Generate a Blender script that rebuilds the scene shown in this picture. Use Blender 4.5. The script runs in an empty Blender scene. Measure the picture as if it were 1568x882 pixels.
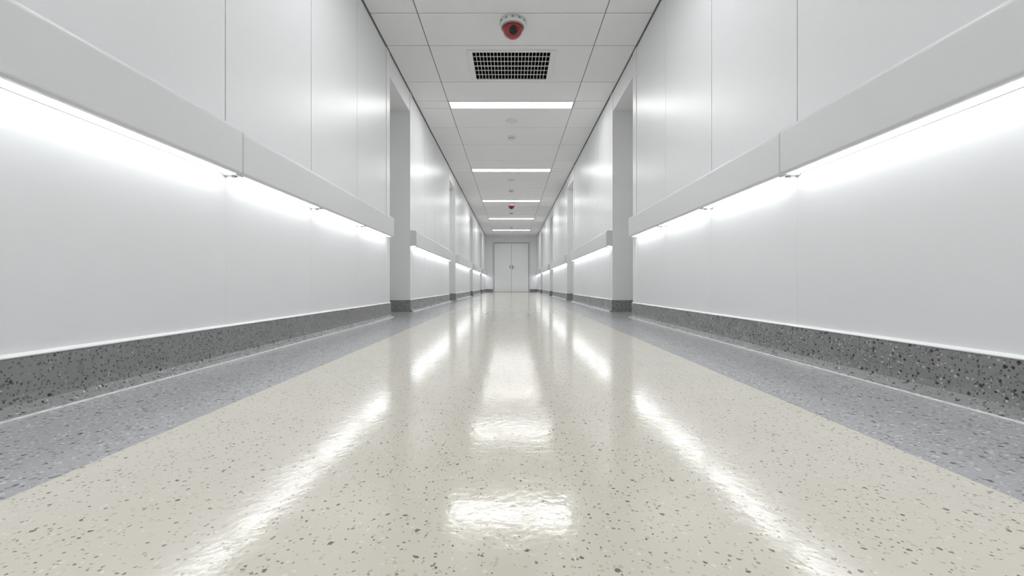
import bpy, bmesh, math
from mathutils import Vector, Matrix

C = bpy.context
sc = C.scene
# ------------------------------------------------------------ dimensions (m)
F_PX = 644.0 / 1568.0            # focal / image width
W = 1.20                         # corridor half width
CAM = 0.311
HC = CAM + 2.29                  # ceiling height
YB, YE = -6.8, 19.6              # corridor ends
CREAM = 0.736
ALC = 0.5                        # alcove depth
HEAD = 2.37                      # alcove header height
RB, RT = CAM + 0.462, CAM + 0.652   # hand-rail bottom / top
RP = 0.076
SECT = [(-6.8, -3.78), (-2.90, 4.14), (4.97, 8.12), (9.00, 12.15), (13.02, 16.15), (17.02, 19.6)]
GUARD = 0.11

# ------------------------------------------------------------ materials
def mat(name, col, rough=0.5, metal=0.0, spec=0.5, emit=None, es=0.0, noise=0.0, nscale=3.0, bump=0.0, bscale=200.0, coat=0.0):
    m = bpy.data.materials.new(name); m.use_nodes = True
    nt = m.node_tree; b = nt.nodes['Principled BSDF']
    b.inputs['Base Color'].default_value = (*col, 1)
    b.inputs['Roughness'].default_value = rough
    b.inputs['Metallic'].default_value = metal
    b.inputs['Specular IOR Level'].default_value = spec
    b.inputs['Coat Weight'].default_value = coat
    if emit:
        b.inputs['Emission Color'].default_value = (*emit, 1)
        b.inputs['Emission Strength'].default_value = es
    if noise or bump:
        g = nt.nodes.new('ShaderNodeNewGeometry')
    if noise:
        n = nt.nodes.new('ShaderNodeTexNoise'); n.inputs['Scale'].default_value = nscale
        n.inputs['Detail'].default_value = 4
        nt.links.new(g.outputs['Position'], n.inputs['Vector'])
        r = nt.nodes.new('ShaderNodeValToRGB')
        r.color_ramp.elements[0].position = 0.3; r.color_ramp.elements[1].position = 0.7
        r.color_ramp.elements[0].color = (*[c * (1 - noise) for c in col], 1)
        r.color_ramp.elements[1].color = (*[min(1, c * (1 + noise)) for c in col], 1)
        nt.links.new(n.outputs['Fac'], r.inputs['Fac'])
        nt.links.new(r.outputs['Color'], b.inputs['Base Color'])
    if bump:
        n2 = nt.nodes.new('ShaderNodeTexNoise'); n2.inputs['Scale'].default_value = bscale
        nt.links.new(g.outputs['Position'], n2.inputs['Vector'])
        bp = nt.nodes.new('ShaderNodeBump'); bp.inputs['Strength'].default_value = bump
        bp.inputs['Distance'].default_value = 0.001
        nt.links.new(n2.outputs['Fac'], bp.inputs['Height'])
        nt.links.new(bp.outputs['Normal'], b.inputs['Normal'])
    return m

def terrazzo(name, base, base2, chips, rough, bump=0.15, mott=6.0, wave=0.0, spec=0.5):
    """chips: list of (scale, threshold_random, radius, colour, strength)"""
    m = bpy.data.materials.new(name); m.use_nodes = True
    nt = m.node_tree; N = nt.nodes; L = nt.links; b = N['Principled BSDF']
    b.inputs['Specular IOR Level'].default_value = spec
    g = N.new('ShaderNodeNewGeometry')
    n = N.new('ShaderNodeTexNoise'); n.inputs['Scale'].default_value = mott; n.inputs['Detail'].default_value = 6
    L.new(g.outputs['Position'], n.inputs['Vector'])
    # distortion so the chips are irregular
    dn = N.new('ShaderNodeTexNoise'); dn.inputs['Scale'].default_value = 160; dn.inputs['Detail'].default_value = 1
    L.new(g.outputs['Position'], dn.inputs['Vector'])
    dm = N.new('ShaderNodeVectorMath'); dm.operation = 'MULTIPLY_ADD'
    dm.inputs[1].default_value = (0.006, 0.006, 0.006)
    L.new(dn.outputs['Color'], dm.inputs[0]); L.new(g.outputs['Position'], dm.inputs[2])
    mix = N.new('ShaderNodeMix'); mix.data_type = 'RGBA'
    mix.inputs['A'].default_value = (*base, 1); mix.inputs['B'].default_value = (*base2, 1)
    L.new(n.outputs['Fac'], mix.inputs['Factor'])
    cur = mix.outputs['Result']
    for i, (s, th, rad, col, st) in enumerate(chips):
        v = N.new('ShaderNodeTexVoronoi'); v.inputs['Scale'].default_value = s
        off = N.new('ShaderNodeVectorMath'); off.operation = 'ADD'; off.inputs[1].default_value = (i * 2.513 + 0.231, i * 1.3, i * 0.61)
        L.new(dm.outputs[0], off.inputs[0]); L.new(off.outputs[0], v.inputs['Vector'])
        sep = N.new('ShaderNodeSeparateColor'); L.new(v.outputs['Color'], sep.inputs[0])
        a = N.new('ShaderNodeMath'); a.operation = 'LESS_THAN'; a.inputs[1].default_value = th
        L.new(sep.outputs[0], a.inputs[0])
        rr = N.new('ShaderNodeMath'); rr.operation = 'MULTIPLY'; rr.inputs[1].default_value = rad
        L.new(sep.outputs[1], rr.inputs[0])
        r2 = N.new('ShaderNodeMath'); r2.operation = 'ADD'; r2.inputs[1].default_value = rad * 0.5
        L.new(rr.outputs[0], r2.inputs[0])
        d = N.new('ShaderNodeMath'); d.operation = 'LESS_THAN'
        L.new(v.outputs['Distance'], d.inputs[0]); L.new(r2.outputs[0], d.inputs[1])
        k = N.new('ShaderNodeMath'); k.operation = 'MULTIPLY'; L.new(a.outputs[0], k.inputs[0]); L.new(d.outputs[0], k.inputs[1])
        k2 = N.new('ShaderNodeMath'); k2.operation = 'MULTIPLY'; k2.inputs[1].default_value = st; L.new(k.outputs[0], k2.inputs[0])
        mx = N.new('ShaderNodeMix'); mx.data_type = 'RGBA'
        L.new(k2.outputs[0], mx.inputs['Factor']); L.new(cur, mx.inputs['A']); mx.inputs['B'].default_value = (*col, 1)
        cur = mx.outputs['Result']
    L.new(cur, b.inputs['Base Color'])
    # polish variation
    rn = N.new('ShaderNodeTexNoise'); rn.inputs['Scale'].default_value = 25; rn.inputs['Detail'].default_value = 5
    L.new(g.outputs['Position'], rn.inputs['Vector'])
    mr = N.new('ShaderNodeMapRange'); mr.inputs['From Min'].default_value = 0.3; mr.inputs['From Max'].default_value = 0.7
    mr.inputs['To Min'].default_value = rough * 0.7; mr.inputs['To Max'].default_value = rough * 1.3
    L.new(rn.outputs['Fac'], mr.inputs['Value']); L.new(mr.outputs['Result'], b.inputs['Roughness'])
    bn = N.new('ShaderNodeTexNoise'); bn.inputs['Scale'].default_value = 70; bn.inputs['Detail'].default_value = 3
    L.new(g.outputs['Position'], bn.inputs['Vector'])
    bp = N.new('ShaderNodeBump'); bp.inputs['Strength'].default_value = bump; bp.inputs['Distance'].default_value = 0.002
    L.new(bn.outputs['Fac'], bp.inputs['Height'])
    if wave:
        wn = N.new('ShaderNodeTexNoise'); wn.inputs['Scale'].default_value = 11; wn.inputs['Detail'].default_value = 2
        L.new(g.outputs['Position'], wn.inputs['Vector'])
        bw = N.new('ShaderNodeBump'); bw.inputs['Strength'].default_value = wave; bw.inputs['Distance'].default_value = 0.01
        L.new(wn.outputs['Fac'], bw.inputs['Height']); L.new(bw.outputs['Normal'], bp.inputs['Normal'])
    L.new(bp.outputs['Normal'], b.inputs['Normal'])
    return m

M_PANEL = mat('wall_panel_white', (0.858, 0.868, 0.882), 0.35, noise=0.010, nscale=1.5)
M_JAMB = mat('wall_paint_grey', (0.88, 0.885, 0.89), 0.5, noise=0.01)
M_SEAM = mat('seam_grey', (0.36, 0.38, 0.39), 0.6)
M_TRIM = mat('trim_white', (0.88, 0.885, 0.89), 0.35)
M_TILE = mat('ceiling_tile', (0.93, 0.93, 0.935), 0.75, noise=0.008, bump=0.1)
M_GRID = mat('ceiling_grid', (0.30, 0.31, 0.31), 0.6)
M_RAIL = mat('rail_vinyl', (0.78, 0.79, 0.80), 0.38, bump=0.05, bscale=400)
M_LED = mat('led_diffuser', (0.9, 0.9, 0.9), 0.4, emit=(0.96, 0.98, 1.0), es=5.4)
M_LAMP = mat('ceiling_lamp_diffuser', (0.9, 0.9, 0.9), 0.4, emit=(0.99, 1.0, 1.0), es=14.5)
M_WHITE = mat('white_plastic', (0.82, 0.82, 0.81), 0.35)
M_GREYP = mat('grey_plastic', (0.33, 0.33, 0.33), 0.45)
M_BLACK = mat('black_inside', (0.02, 0.02, 0.02), 0.5)
M_BLADE = mat('vent_blade', (0.80, 0.80, 0.79), 0.4)
M_RED = mat('red_dome', (0.34, 0.004, 0.008), 0.08, coat=0.6)
M_LENS = mat('lens_black', (0.008, 0.006, 0.006), 0.06)
M_DOOR = mat('door_paint', (0.88, 0.885, 0.89), 0.4, noise=0.01)
M_FRAME = mat('door_frame_grey', (0.58, 0.59, 0.60), 0.4)
M_METAL = mat('handle_metal', (0.32, 0.31, 0.29), 0.3, metal=0.9)
M_CREAM = terrazzo('floor_cream_terrazzo', (0.645, 0.61, 0.525), (0.715, 0.68, 0.59),
    [(130, 0.45, 0.27, (0.46, 0.42, 0.34), 0.55), (80, 0.31, 0.165, (0.14, 0.13, 0.115), 0.88),
     (130, 0.20, 0.24, (0.86, 0.83, 0.77), 0.5), (165, 0.24, 0.26, (0.20, 0.185, 0.165), 0.8)], 0.115, 0.14, wave=0.04, spec=0.75)
M_GREY = terrazzo('floor_grey_terrazzo', (0.36, 0.36, 0.37), (0.43, 0.43, 0.44),
    [(100, 0.5, 0.32, (0.21, 0.21, 0.22), 0.8), (75, 0.28, 0.25, (0.06, 0.06, 0.065), 0.92),
     (120, 0.24, 0.28, (0.74, 0.74, 0.75), 0.85), (180, 0.3, 0.35, (0.58, 0.58, 0.59), 0.6)], 0.17, 0.2)
M_BASE = terrazzo('baseboard_terrazzo', (0.25, 0.25, 0.25), (0.31, 0.31, 0.31),
    [(110, 0.45, 0.32, (0.14, 0.14, 0.14), 0.8), (73, 0.34, 0.26, (0.03, 0.027, 0.027), 0.95),
     (103, 0.18, 0.26, (0.60, 0.60, 0.60), 0.85), (130, 0.3, 0.28, (0.06, 0.055, 0.055), 0.85)], 0.3, 0.3)
M_SEAL = mat('base_sealant', (0.62, 0.62, 0.63), 0.4, noise=0.2, nscale=40)

# ------------------------------------------------------------ mesh builder
class B:
    def __init__(s, mats):
        s.bm = bmesh.new(); s.mats = mats
    def mi(s, m):
        if m not in s.mats: s.mats.append(m)
        return s.mats.index(m)
    def box(s, x0, x1, y0, y1, z0, z1, m, mtx=None):
        if x0 > x1: x0, x1 = x1, x0
        if y0 > y1: y0, y1 = y1, y0
        v = [s.bm.verts.new(Vector(p) if mtx is None else mtx @ Vector(p)) for p in
             [(x0,y0,z0),(x1,y0,z0),(x1,y1,z0),(x0,y1,z0),(x0,y0,z1),(x1,y0,z1),(x1,y1,z1),(x0,y1,z1)]]
        k = s.mi(m)
        for f in [(0,3,2,1),(4,5,6,7),(0,1,5,4),(1,2,6,5),(2,3,7,6),(3,0,4,7)]:
            s.bm.faces.new([v[i] for i in f]).material_index = k
    def extr(s, prof, y0, y1, m, smooth=False, cap=True):
        """prof: list of (x,z), extruded along y"""
        a = [s.bm.verts.new((x, y0, z)) for x, z in prof]
        c = [s.bm.verts.new((x, y1, z)) for x, z in prof]
        k = s.mi(m); n = len(prof)
        for i in range(n):
            j = (i + 1) % n
            f = s.bm.faces.new([a[i], a[j], c[j], c[i]]); f.material_index = k; f.smooth = smooth
        if cap:
            f = s.bm.faces.new(a[::-1]); f.material_index = k
            f = s.bm.faces.new(c); f.material_index = k
    def lathe(s, prof, m, seg=40, mtx=Matrix(), smooth=True):
        """prof: list of (r,z) ; revolve about z"""
        k = s.mi(m); rings = []
        for r, z in prof:
            if r < 1e-6: rings.append([s.bm.verts.new(mtx @ Vector((0, 0, z)))])
            else: rings.append([s.bm.verts.new(mtx @ Vector((r*math.cos(2*math.pi*i/seg), r*math.sin(2*math.pi*i/seg), z))) for i in range(seg)])
        for a, b in zip(rings[:-1], rings[1:]):
            for i in range(seg):
                j = (i+1) % seg
                vs = [a[i % len(a)], a[j % len(a)], b[j % len(b)], b[i % len(b)]]
                u = []
                for v in vs:
                    if v not in u: u.append(v)
                if len(u) > 2:
                    f = s.bm.faces.new(u); f.material_index = k; f.smooth = smooth
    def done(s, name, parent=None, bevel=0, loc=None):
        bmesh.ops.recalc_face_normals(s.bm, faces=s.bm.faces)
        me = bpy.data.meshes.new(name); s.bm.to_mesh(me); s.bm.free()
        for m in s.mats: me.materials.append(m)
        o = bpy.data.objects.new(name, me); sc.collection.objects.link(o)
        if parent: o.parent = parent
        if loc: o.location = loc
        if bevel:
            md = o.modifiers.new('bevel', 'BEVEL'); md.width = bevel; md.segments = 2; md.limit_method = 'ANGLE'
            md.angle_limit = math.radians(50)
        return o

def empty(name, loc=(0, 0, 0)):
    e = bpy.data.objects.new(name, None); e.location = loc; e.empty_display_size = 0.1
    sc.collection.objects.link(e); return e

# ------------------------------------------------------------ floor
b = B([])
b.box(-CREAM, CREAM, YB, YE, -0.1, 0.0, M_CREAM)
for s in (-1, 1):
    b.box(s*CREAM, s*(W+ALC+0.1), YB, YE, -0.1, 0.0, M_GREY)
b.done('floor')

# ------------------------------------------------------------ ceiling
lampY = [5.34 + 3.03*k for k in range(-3, 5)]
LH = 0.105
rows = []
for y in lampY:
    rows += [y-LH, y+LH, y+0.77, y+1.53, y+2.39]
rows = [r for r in rows if YB+0.05 < r < YE-0.05]
rows = [r for r in rows if not (3.0 < r < 4.9)] + [3.54, 4.02, 4.74]
rows = sorted(rows + [YB, YE])
XC = 0.79; G = 0.0045
VX, VY0, VY1 = 0.385, 4.125, 4.665     # vent opening
b = B([])
for y0, y1 in zip(rows[:-1], rows[1:]):
    lamp = any(abs((y0+y1)/2 - y) < 0.03 for y in lampY)
    for x0, x1 in ((-W, -XC), (-XC, XC), (XC, W)):
        a0 = x0 + (0.012 if x0 == -W else G); a1 = x1 - (0.012 if x1 == W else G)
        if lamp and x0 == -XC: continue
        c0, c1 = y0+G, y1-G
        if x0 == -XC and abs(y0-4.02) < 0.01:
            b.box(a0, -VX, c0, c1, HC, HC+0.02, M_TILE); b.box(VX, a1, c0, c1, HC, HC+0.02, M_TILE)
            b.box(-VX, VX, c0, VY0, HC, HC+0.02, M_TILE); b.box(-VX, VX, VY1, c1, HC, HC+0.02, M_TILE)
        else:
            b.box(a0, a1, c0, c1, HC, HC+0.02, M_TILE)
X2 = W+ALC+0.1
z0, z1 = HC+0.007, HC+0.12
b.box(-X2, -VX, YB, YE, z0, z1, M_GRID); b.box(VX, X2, YB, YE, z0, z1, M_GRID)
b.box(-VX, VX, YB, VY0, z0, z1, M_GRID); b.box(-VX, VX, VY1, YE, z0, z1, M_GRID)
b.done('ceiling')

# ------------------------------------------------------------ walls
def panel_ys(s, e):
    """panel seams counted back from the far guard"""
    if (s, e) == SECT[1]:
        step = 0.755
        y = e-GUARD; ys = [y]
        while y-step > 1.5: y -= step; ys.append(y)
        while y-1.51 > s+GUARD+0.1: y -= 1.51; ys.append(y)
        ys.append(s+GUARD)
    else:
        n = round((e-s-2*GUARD)/0.755)
        step = (e-s-2*GUARD)/n
        ys = [e-GUARD-i*step for i in range(n+1)]
    return ys[::-1]

for side, sx in (('left', -1), ('right', 1)):
    b = B([])
    g = 0.0028
    for s, e in SECT:
        b.box(sx*(W+0.012), sx*(W+ALC), s, e, 0, HC, M_SEAM)
        ys = panel_ys(s, e)
        for y0, y1 in zip(ys[:-1], ys[1:]):
            b.box(sx*W, sx*(W+0.012), y0+g, y1-g, 0.0, HC-0.012, M_PANEL)
            # white joint strip beneath the rail
            b.box(sx*(W+0.001), sx*(W+0.012), y1-g, y1+g, 0.0, RB+0.02, M_TRIM)
        for y0, y1 in ((s, s+GUARD), (e-GUARD, e)):
            b.box(sx*(W-0.004), sx*(W+0.012), y0, y1, 0.0, HC-0.006, M_TRIM)
        # jamb returns
        b.box(sx*(W+0.012), sx*(W+ALC), s-0.002, s, 0, HC, M_JAMB)
        b.box(sx*(W+0.012), sx*(W+ALC), e, e+0.002, 0, HC, M_JAMB)
    # headers over the alcoves
    for (a0, a1), (c0, c1) in zip(SECT[:-1], SECT[1:]):
        b.box(sx*(W+0.002), sx*(W+ALC), a1, c0, HEAD, HC-0.006, M_JAMB)
    # outer skin behind alcove doors
    b.box(sx*(W+ALC), sx*(W+ALC+0.1), YB, YE, 0, HC, M_JAMB)
    b.done('wall_'+side)

b = B([]); b.box(-X2, X2, YE, YE+0.12, 0, HC, M_JAMB); b.done('wall_far')
b = B([]); b.box(-X2, X2, YB-0.12, YB, 0, HC, M_PANEL); b.done('wall_near')

# ------------------------------------------------------------ baseboards (coved terrazzo)
BH = 0.137
for side, sx in (('left', -1), ('right', 1)):
    b = B([])
    def prof(x):
        pts = [(0, BH), (0.010, BH), (0.012, BH-0.003), (0.012, 0.045), (0.015, 0.025), (0.024, 0.010), (0.040, 0.003), (0.046, 0.0), (0, 0)]
        return [(sx*(x-p), z) for p, z in pts]
    for s, e in SECT:
        b.extr(prof(W-0.0), s, e, M_BASE)
        b.extr([(sx*W, BH), (sx*(W-0.013), BH), (sx*(W-0.014), BH+0.003), (sx*(W-0.010), BH+0.008), (sx*W, BH+0.010)], s, e, M_TRIM)
        b.extr([(sx*(W-0.042), 0.0), (sx*(W-0.045), 0.003), (sx*(W-0.052), 0.0)], s, e, M_SEAL)
        # returns on alcove jambs
        b.box(sx*(W-0.012), sx*(W+ALC), s-0.012, s-0.002, 0, BH, M_BASE)
        b.box(sx*(W-0.012), sx*(W+ALC), e+0.002, e+0.012, 0, BH, M_BASE)
    b.done('baseboard_'+side)
b = B([])
b.box(-W, -0.86, YE-0.014, YE, 0, BH, M_BASE); b.box(0.86, W, YE-0.014, YE, 0, BH, M_BASE)
b.done('baseboard_far')

# ------------------------------------------------------------ illuminated hand rails
def rail(sx, s, e, joints):
    root = empty('illuminated_handrail', (sx*W, (s+e)/2, RB))
    inv = Matrix.Translation(-Vector(root.location))
    def fin(b, name, bevel=0):
        bmesh.ops.transform(b.bm, matrix=inv, verts=b.bm.verts)
        return b.done(name, root, bevel)
    cuts = [s] + [j for j in sorted(joints) if s < j < e] + [e]
    # cover with rounded front and hollow underside
    R = 0.022; pts = [(0.0, RT)]
    for i in range(7):
        a = math.pi/2 * (1-i/6); pts.append((RP-R+R*math.cos(a), RT-R+R*math.sin(a)))
    r = 0.012
    for i in range(5):
        a = -math.pi/2 * i/4; pts.append((RP-r+r*math.cos(a), RB+r+r*math.sin(a)))
    pts += [(RP-0.014, RB), (RP-0.014, RB+0.010), (0.004, RB+0.010), (0.004, RB+0.002), (0.0, RB+0.002)]
    cz = (RB+RT)/2
    def shr(d):      # profile inset by d (for softly rounded ends)
        return [(sx*(W-(p-d if p > 0.03 else p)), z+(-d if z > cz else 0)) for p, z in pts]
    b = B([])
    for i, (a0, a1) in enumerate(zip(cuts[:-1], cuts[1:])):
        big = -0.0025 if (joints and a1 < 2) else 0.0
        a0 += 0.0015; a1 -= 0.0015
        b.extr(shr(big), a0+0.006, a1-0.006, M_RAIL, smooth=False)
        b.extr(shr(big+0.0012), a0+0.002, a1-0.002, M_RAIL)
        b.extr(shr(big+0.0035), a0, a1, M_RAIL)
    b.box(sx*W, sx*(W-RP+0.01), s+0.003, e-0.003, RB+0.02, RT-0.01, M_SEAM)
    fin(b, 'cover')
    # LED diffusers, one per wall panel
    ys = [s+0.02]
    for y in PY:
        if s+0.1 < y < e-0.1: ys.append(y)
    ys.append(e-0.02)
    b = B([])
    for y0, y1 in zip(ys[:-1], ys[1:]):
        b.extr([(sx*(W-0.007), RB+0.010), (sx*(W-0.007), RB+0.002), (sx*(W-0.012), RB-0.001), (sx*(W-RP+0.021), RB-0.001), (sx*(W-RP+0.016), RB+0.002), (sx*(W-RP+0.016), RB+0.010)],
               y0+0.026, y1-0.026, M_LED)
    fin(b, 'light_diffuser')
    b = B([])
    for y in ys[1:-1]:
        b.box(sx*(W-0.006), sx*(W-RP+0.015), y-0.024, y+0.024, RB-0.004, RB+0.010, M_WHITE)
        b.box(sx*(W-0.03), sx*(W-0.045), y-0.008, y+0.008, RB-0.009, RB-0.004, M_GREYP)
    if ys[1:-1]: fin(b, 'bracket', 0.001)
    else: b.bm.free()

for sx in (-1, 1):
    for s, e in SECT:
        PY = panel_ys(s, e)
        s2 = s+0.01; e2 = e-GUARD+0.01
        if e > YE-0.1: e2 = e-0.02
        rail(sx, max(s2, YB+0.05), e2, [1.76, -0.51] if s < 0 < e else [])

# ------------------------------------------------------------ ceiling lamps
for y in lampY:
    b = B([])
    hx = XC-0.012; t = 0.010
    b.box(-hx-0.006, hx+0.006, y-LH+0.004, y-LH+0.004+t, -0.004+HC, HC+0.018, M_TRIM)
    b.box(-hx-0.006, hx+0.006, y+LH-0.004-t, y+LH-0.004, -0.004+HC, HC+0.018, M_TRIM)
    for s in (-1, 1): b.box(s*(hx-0.006), s*(hx+0.006), y-LH+0.004+t, y+LH-0.004-t, -0.004+HC, HC+0.018, M_TRIM)
    b.box(-hx+0.006, hx-0.006, y-LH+0.014, y+LH-0.014, HC-0.001, HC+0.006, M_LAMP)
    o = b.done('recessed_ceiling_lamp')

# ------------------------------------------------------------ air vent
root = empty('air_vent_grille', (0.0, (VY0+VY1)/2, HC))
b = B([])
cy = (VY1-VY0)/2; fx, fy = 0.44, cy+0.035
def flange(x0, x1, y0, y1): b.box(x0, x1, y0, y1, -0.010, 0.0, M_TRIM)
flange(-fx, -VX, -fy, fy); flange(VX, fx, -fy, fy); flange(-VX, VX, -fy, -cy); flange(-VX, VX, cy, fy)
b.done('frame', root, 0.003)
b = B([])
b.box(-VX-0.01, VX+0.01, -cy-0.01, cy+0.01, 0.30, 0.31, M_BLACK)
for s in (-1, 1):
    b.box(s*(VX-0.001), s*(VX+0.008), -cy, cy, 0.001, 0.30, M_BLACK)
    b.box(-VX, VX, s*(cy-0.001), s*(cy+0.008), 0.001, 0.30, M_BLACK)
b.done('duct', root)
b = B([])
n = 22
for i in range(1, n):
    x = -VX+2*VX*i/n; b.box(x-0.0028, x+0.0028, -cy+0.002, cy-0.002, -0.004, 0.006, M_BLADE)
for i in range(1, 6):
    y = -cy+2*cy*i/6; w = 0.005 if i == 3 else 0.002
    b.box(-VX+0.002, VX-0.002, y-w, y+w, -0.003, 0.006, M_BLADE)
b.done('grille_blades', root)

# ------------------------------------------------------------ ceiling devices
def dome_camera(y, k=1.0, x=0.012):
    root = empty('dome_security_camera', (x, y, HC))
    b = B([])
    b.lathe([(0, 0), (0.108*k, 0), (0.112*k, -0.006), (0.112*k, -0.030*k), (0.108*k, -0.042*k), (0.100*k, -0.048*k), (0, -0.048*k)], M_WHITE)
    b.lathe([(0.101*k, -0.047*k), (0.100*k, -0.054*k), (0.094*k, -0.057*k), (0.088*k, -0.056*k), (0.088*k, -0.047*k)], M_GREYP)
    for a in range(0, 360, 30):
        t = math.radians(a); mt = Matrix.Rotation(t, 4, 'Z')
        b.box(0.1105*k, 0.1135*k, -0.010*k, 0.010*k, -0.026*k, -0.012*k, M_GREYP, mt)
    b.done('base', root)
    R = 0.086*k
    b = B([]); pr = [(R, -0.047*k), (R, -0.060*k)]
    for i in range(1, 15):
        a = math.pi/2*i/14; pr.append((R*math.cos(a) if i < 14 else 0, -0.060*k-R*math.sin(a)))
    b.lathe(pr, M_RED); b.done('dome', root)
    b = B([])
    d = Vector((0.05, -0.72, -0.55)).normalized()
    q = d.to_track_quat('Z', 'Y').to_matrix().to_4x4()
    mt = Matrix.Translation(Vector((0, 0, -0.060*k))) @ q
    b.lathe([(0, 0.05*k), (0.036*k, 0.05*k), (0.036*k, 0.082*k), (0.028*k, 0.088*k), (0.014*k, 0.091*k), (0, 0.092*k)], M_LENS, mtx=mt)
    b.done('lens', root)
dome_camera(3.66)
dome_camera(11.85, 1.0, 0.0)

def smoke(y):
    root = empty('smoke_detector', (0, y, HC))
    b = B([]); b.lathe([(0, 0), (0.062, 0), (0.064, -0.004), (0.062, -0.014), (0.050, -0.020), (0, -0.020)], M_WHITE); b.done('base', root)
    b = B([]); b.lathe([(0.038, -0.020), (0.038, -0.036), (0, -0.036)], M_GREYP)
    b.done('sensing_slots', root)
    b = B([]); b.lathe([(0.047, -0.030), (0.050, -0.034), (0.046, -0.046), (0.030, -0.054), (0, -0.056), ], M_WHITE)
    for a in range(0, 360, 45):
        b.box(0.034, 0.046, -0.002, 0.002, -0.036, -0.018, M_WHITE, Matrix.Rotation(math.radians(a), 4, 'Z'))
    b.done('cap', root)
for y in (6.5, 10.15, 13.3, 16.6): smoke(y)
def speaker(y):
    root = empty('ceiling_speaker', (0, y, HC))
    b = B([]); b.lathe([(0, 0), (0.082, 0), (0.082, -0.004), (0.076, -0.010), (0.066, -0.010), (0.062, -0.006), (0, -0.006)], M_WHITE); b.done('bezel', root)
    b = B([]); b.lathe([(0.058, -0.006), (0.056, -0.009), (0, -0.012)], M_BLADE); b.done('grille', root)
for y in (5.85, 9.15): speaker(y)

# ------------------------------------------------------------ end double door
def lever(b, x, y, z, dx, n):
    b.box(x-0.022, x+0.022, y-0.010, y, z-0.11, z+0.09, M_METAL)
    b.box(x-0.009, x+0.009, y-0.055, y-0.010, z-0.009, z+0.009, M_METAL)
    b.box(x-0.009, x+dx*0.13, y-0.062, y-0.046, z-0.011, z+0.011, M_METAL)

DW, DH = 0.80, 2.27
root = empty('door_1', (0, YE, 0))
b = B([])
for s in (-1, 1): b.box(s*DW, s*(DW+0.05), -0.045, 0.0, 0, DH+0.05, M_FRAME)
b.box(-DW, DW, -0.045, 0.0, DH, DH+0.05, M_FRAME)
b.done('frame', root, 0.004)
for s, nm in ((-1, 'leaf_1'), (1, 'leaf_2')):
    b = B([]); b.box(s*0.006, s*(DW-0.010), -0.030, 0.0, 0.010, DH-0.010, M_DOOR)
    b.done(nm, root, 0.003)
b = B([]); b.box(-DW, DW, -0.012, 0.0, 0.0, DH, M_GREYP); b.done('shadow_gap', root)
b = B([])
lever(b, 0.05, -0.030, 1.16, 1, 0)
b.box(-0.075, -0.035, -0.040, -0.030, 1.09, 1.25, M_METAL)
b.done('handles', root, 0.002)

# ------------------------------------------------------------ alcove doors
di = 2
for sx in (-1, 1):
    for (a0, a1), (c0, c1) in zip(SECT[:-1], SECT[1:]):
        y0, y1 = a1+0.002, c0-0.002
        root = empty('door_%d' % di, (sx*(W+ALC), (y0+y1)/2, 0)); di += 1
        h = (y1-y0)/2
        b = B([])
        for s in (-1, 1): b.box(0, -sx*0.06, s*(h-0.04), s*(h-0.001), 0, 2.16, M_TRIM)
        b.box(0, -sx*0.06, -h+0.04, h-0.04, 2.12, 2.16, M_TRIM)
        b.done('frame', root, 0.003)
        b = B([]); b.box(0, -sx*0.045, -h+0.044, h-0.044, 0.008, 2.116, M_DOOR); b.done('leaf', root, 0.002)
        b = B([])
        b.box(-sx*0.045, -sx*0.055, h-0.14, h-0.10, 0.94, 1.14, M_METAL)
        b.box(-sx*0.055, -sx*0.095, h-0.13, h-0.112, 1.03, 1.05, M_METAL)
        b.box(-sx*0.085, -sx*0.10, h-0.25, h-0.112, 1.03, 1.05, M_METAL)
        b.done('handle', root, 0.002)

# ------------------------------------------------------------ world, camera
w = bpy.data.worlds.new('world'); sc.world = w; w.use_nodes = True
w.node_tree.nodes['Background'].inputs[0].default_value = (0.8, 0.85, 0.9, 1)
w.node_tree.nodes['Background'].inputs[1].default_value = 0.3
cd = bpy.data.cameras.new('camera'); cam = bpy.data.objects.new('camera', cd); sc.collection.objects.link(cam)
cam.location = (0, 0, CAM); cam.rotation_euler = (math.radians(90), 0, 0)
cd.sensor_width = 36; cd.lens = 36*F_PX; cd.shift_y = -4/1568; cd.shift_x = 1/1568; cd.clip_start = 0.02
sc.camera = cam
sc.view_settings.view_transform = 'Standard'
sc.view_settings.look = 'None'
sc.view_settings.exposure = 0.43
